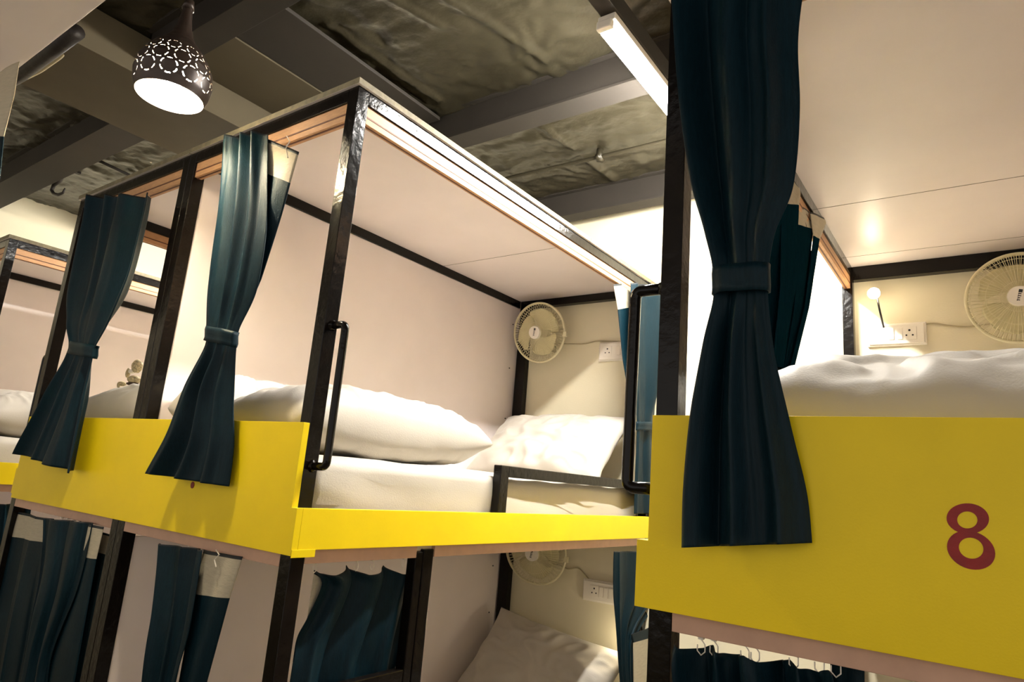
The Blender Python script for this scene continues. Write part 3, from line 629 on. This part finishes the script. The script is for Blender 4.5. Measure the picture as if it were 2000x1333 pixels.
def switchboard(label, x0, x1, z0, z1, switches, sockets, thick=.022, blank=None):
    t = thing('switchboard', label, 'switch', ((x0+x1)/2, WALLY, (z0+z1)/2), 'white wall switchboards')
    y = WALLY-.0005
    part('back_box', t, WHITEP, (x0, x1, y-thick*.6, y, z0, z1), bevel=.003)
    part('face_plate', t, WHITEP, (x0+.006, x1-.006, y-thick, y-thick*.6-.0002, z0+.006, z1-.006), bevel=.004)
    zc = (z0+z1)/2
    for sx_ in switches:
        s = part('rocker_switch', t, WHITEP, (sx_-.0105, sx_+.0105, y-thick-.0045, y-thick-.0002, zc-.024, zc+.024), bevel=.002)
    for s0 in sockets:
        s = part('socket', t, WHITEP, (s0-.024, s0+.024, y-thick-.002, y-thick-.0002, zc-.026, zc+.026), bevel=.0008)
        for dx, dz, r in ((0, .012, .0042), (-.011, -.008, .0034), (.011, -.008, .0034)):
            bm = bmesh.new(); cyl(bm, (s0+dx, y-thick-.0021, zc+dz), (s0+dx, y-thick-.0028, zc+dz), r, 12); obj('pin_hole', bm, DARKP, s)
    if blank:
        for b in blank: part('blank_module', t, WHITEP, (b-.011, b+.011, y-thick-.0018, y-thick-.0002, zc-.026, zc+.026), bevel=.0008)
    return t
p0 = at(1694, 642, 'y', WALLY); p1 = at(1812, 682, 'y', WALLY)
switchboard('white switchboard under the glowing reading lamp in the right bunk', p0.x, p1.x, .872, .965, (at(1742, 660, 'y', WALLY).x, at(1759, 660, 'y', WALLY).x), (at(1778, 660, 'y', WALLY).x,), blank=(at(1716, 660, 'y', WALLY).x, at(1729, 660, 'y', WALLY).x-.001))
q0 = at(1173, 672, 'y', WALLY).x
switchboard('white switchboard half hidden by the teal curtain in the central upper bunk', q0, q0+.215, .862, .962, (q0+.12, q0+.145), (q0+.055,))
r0 = at(1141, 1150, 'y', WALLY).x
switchboard('white switchboard glowing above the lamp in the lower bunk', r0, r0+.215, -.315, -.215, (r0+.105, r0+.13, r0+.155), (r0+.068,))
def cable(name, label, pts, r=.003, mt=CABLE):
    bm = bmesh.new(); pts = [Vector(p) for p in pts]; P_ = []
    for i in range(len(pts)-1):
        for k in range(8):
            t = k/8; a, b, c, d = pts[max(i-1, 0)], pts[i], pts[i+1], pts[min(i+2, len(pts)-1)]
            P_.append(.5*((2*b)+(c-a)*t+(2*a-5*b+4*c-d)*t*t+(3*b-a-3*c+d)*t**3))
    P_.append(pts[-1]); pipe(bm, P_, r, 7)
    return tag(obj(name, bm, mt, smooth=True), label, 'cable')
wy = WALLY-.005
cable('fan_cable', 'thin cream cable from the central upper fan to its switchboard', [at(x, y, 'y', wy) for x, y in ((1075, 672), (1105, 672), (1140, 672), (1165, 667), (1190, 667), (1215, 668), (1220, 676))])
cable('fan_cable', 'thin cream cable from the right fan to its switchboard', [at(x, y, 'y', wy) for x, y in ((1960, 628), (1935, 633), (1890, 639), (1850, 636), (1822, 632), (1790, 636), (1752, 638), (1748, 643))])
cable('fan_cable', 'thin cream cable from the lower fan to its switchboard', [at(x, y, 'y', wy) for x, y in ((1070, 1098), (1095, 1105), (1110, 1112), (1128, 1110), (1140, 1120), (1150, 1132))])
def reading_lamp(label, head, base, aim):
    head = Vector(head); base = Vector(base); aim = Vector(aim).normalized()
    t = thing('reading_lamp', label, 'lamp', base)
    bm = bmesh.new(); mid = (head+base)/2+Vector((.004, -.03, 0)); pipe(bm, [base, mid, head-aim*.02], .004, 8, fillet=.02); obj('gooseneck', bm, DARKP, t, smooth=True)
    bm = bmesh.new(); cyl(bm, head-aim*.025, head+aim*.006, .014, 20, .021); obj('lamp_head', bm, WHITEP, t, smooth=True)
    bm = bmesh.new(); bmesh.ops.create_uvsphere(bm, u_segments=20, v_segments=12, radius=.023, matrix=Matrix.Translation(head+aim*.010)); obj('lens', bm, LAMPM, t, smooth=True)
hd = at(1708, 572, 'y', 1.90); bs = at(1726, 640, 'y', WALLY-.02)
reading_lamp('glowing reading lamp on a thin black gooseneck above the right switchboard', hd, bs, (-.15, -.8, -.5))
reading_lamp('glowing reading lamp of the lower bunk hidden behind the teal curtain', (-.05, 1.87, -.42), (-.05, WALLY-.02, -.33), (-.3, -.25, -1))

# ------------------------------------------------------------------ tube lights
def tube(label, x, y0, y1, z, rail0, group='ceiling tube lights'):
    t = thing('tube_light', label, 'light', (x, (y0+y1)/2, z), group)
    part('diffuser', t, TUBEM, (x-.024, x+.022, y0, y1, z-.012, z+.016), bevel=.006)
    part('batten', t, WHITEP, (x-.028, x+.03, y0-.01, y1+.01, z+.0165, z+.04), bevel=.003)
    part('end_cap', t, WHITEP, (x-.026, x+.024, y0-.022, y0-.0005, z-.012, z+.016), bevel=.004)
    part('support_rail', t, STEEL, (x-.02, x+.035, rail0, y1+.05, z+.041, z+.105), bevel=.002)
    for yy in (rail0+.3, .15, .95, 1.88):
        if yy < y1+.2: part('hanger', t, STEEL, (x-.008, x+.012, yy-.01, yy+.01, z+.1055, ZS-.02), bevel=0)
tube('bright white ceiling tube light hanging over the aisle between the two bunks', .487, .475, 1.70, 1.535, -.45)
tube('ceiling tube light over the far aisle, hidden behind the central bunk', -2.22, 1.0, 1.9, 1.56, 1.0)

# ------------------------------------------------------------------ pendant lamp
def pendant():
    rim = at(331, 190, 'y', -.27); top = at(369, 18, 'y', -.27)
    cx, cy, zr = rim.x, -.27, rim.z; Hn = top.z-zr
    t = thing('pendant_lamp', 'lit bronze bell pendant lamp pierced with rings of slots', 'lamp', (cx, cy, zr))
    R = .099
    prof = [(0, 1.0), (.09, 1.10), (.20, 1.15), (.31, 1.10), (.41, .97), (.50, .79), (.57, .60), (.63, .44), (.70, .32), (.80, .23), (.90, .18), (1.0, .15)]
    def rad(h):
        for a, b in zip(prof[:-1], prof[1:]):
            if h <= b[0]:
                q = (h-a[0])/(b[0]-a[0]); q = q*q*(3-2*q)*.3+q*.7; return R*.89*(a[1]+(b[1]-a[1])*q)
        return R*.89*prof[-1][1]
    # slot pattern: dashed circles, three staggered tiers of 8
    NU = 480; hs = [k/220*.68 for k in range(221)] + [.68+.32*k/24 for k in range(1, 25)]
    circles = []
    tiers = [(.044, .0212), (.085, .0205), (.122, .0165)]
    arc = [0.0]; HS = [k/400 for k in range(401)]
    for k in range(400): arc.append(arc[-1]+math.hypot(Hn/400, rad(HS[k+1])-rad(HS[k])))
    def S_(h): q = h*400; i = min(399, int(q)); return arc[i]+(arc[i+1]-arc[i])*(q-i)
    for ti, (hc, rc) in enumerate(tiers):
        for k in range(12): circles.append((hc, (k+.5*(ti % 2))*2*math.pi/11, rc, ti))
    def cut(h, a):
        sh = S_(h)
        for hc, ac, rc, ti in circles:
            da = (a-ac+math.pi) % (2*math.pi)-math.pi
            dx = da*rad(h); dy = sh-hc
            if abs(dx) > .03 or abs(dy) > .03: continue
            d = math.hypot(dx, dy); rr = rc
            if abs(d-rr) < .00135:
                th = math.atan2(dy, dx)/(2*math.pi)*6
                if abs((th+.5) % 1-.5) > .20: return True
        return False
    bm = bmesh.new(); G = []
    for h in hs: G.append([bm.verts.new((cx+math.cos(2*math.pi*i/NU)*rad(h), cy+math.sin(2*math.pi*i/NU)*rad(h), zr+h*Hn)) for i in range(NU)])
    for j in range(len(hs)-1):
        for i in range(NU):
            hm = (hs[j]+hs[j+1])/2; am = 2*math.pi*(i+.5)/NU
            if hm < .70 and cut(hm, am): continue
            q = (i+1) % NU; bm.faces.new((G[j][i], G[j][q], G[j+1][q], G[j+1][i]))
    for v in [v for v in bm.verts if not v.link_faces]: bm.verts.remove(v)
    o = obj('lamp_shade', bm, [SHADE_OUT, SHADE_IN], t, smooth=True)
    md = o.modifiers.new('s', 'SOLIDIFY'); md.thickness = .0016; md.offset = -1; md.material_offset = 1; md.material_offset_rim = 0
    bm = bmesh.new(); bmesh.ops.create_uvsphere(bm, u_segments=28, v_segments=18, radius=.034, matrix=Matrix.Translation((cx, cy, zr+Hn*.26)))
    obj('bulb', bm, BULB, t, smooth=True)
    bm = bmesh.new(); cyl(bm, (cx, cy, zr+Hn*.38), (cx, cy, zr+Hn*.62), .018, 20); obj('socket', bm, DARKP, t, smooth=True)
    bm = bmesh.new(); cyl(bm, (cx, cy, zr+Hn), (cx, cy, zr+Hn+.03), .017, 20, .012); obj('cap', bm, SHADE_OUT, t, smooth=True)
    bm = bmesh.new(); cyl(bm, (cx, cy, zr+Hn+.03), (cx, cy, ZS+.01), .0035, 8); obj('cord', bm, DARKP, t, smooth=True)
pendant()
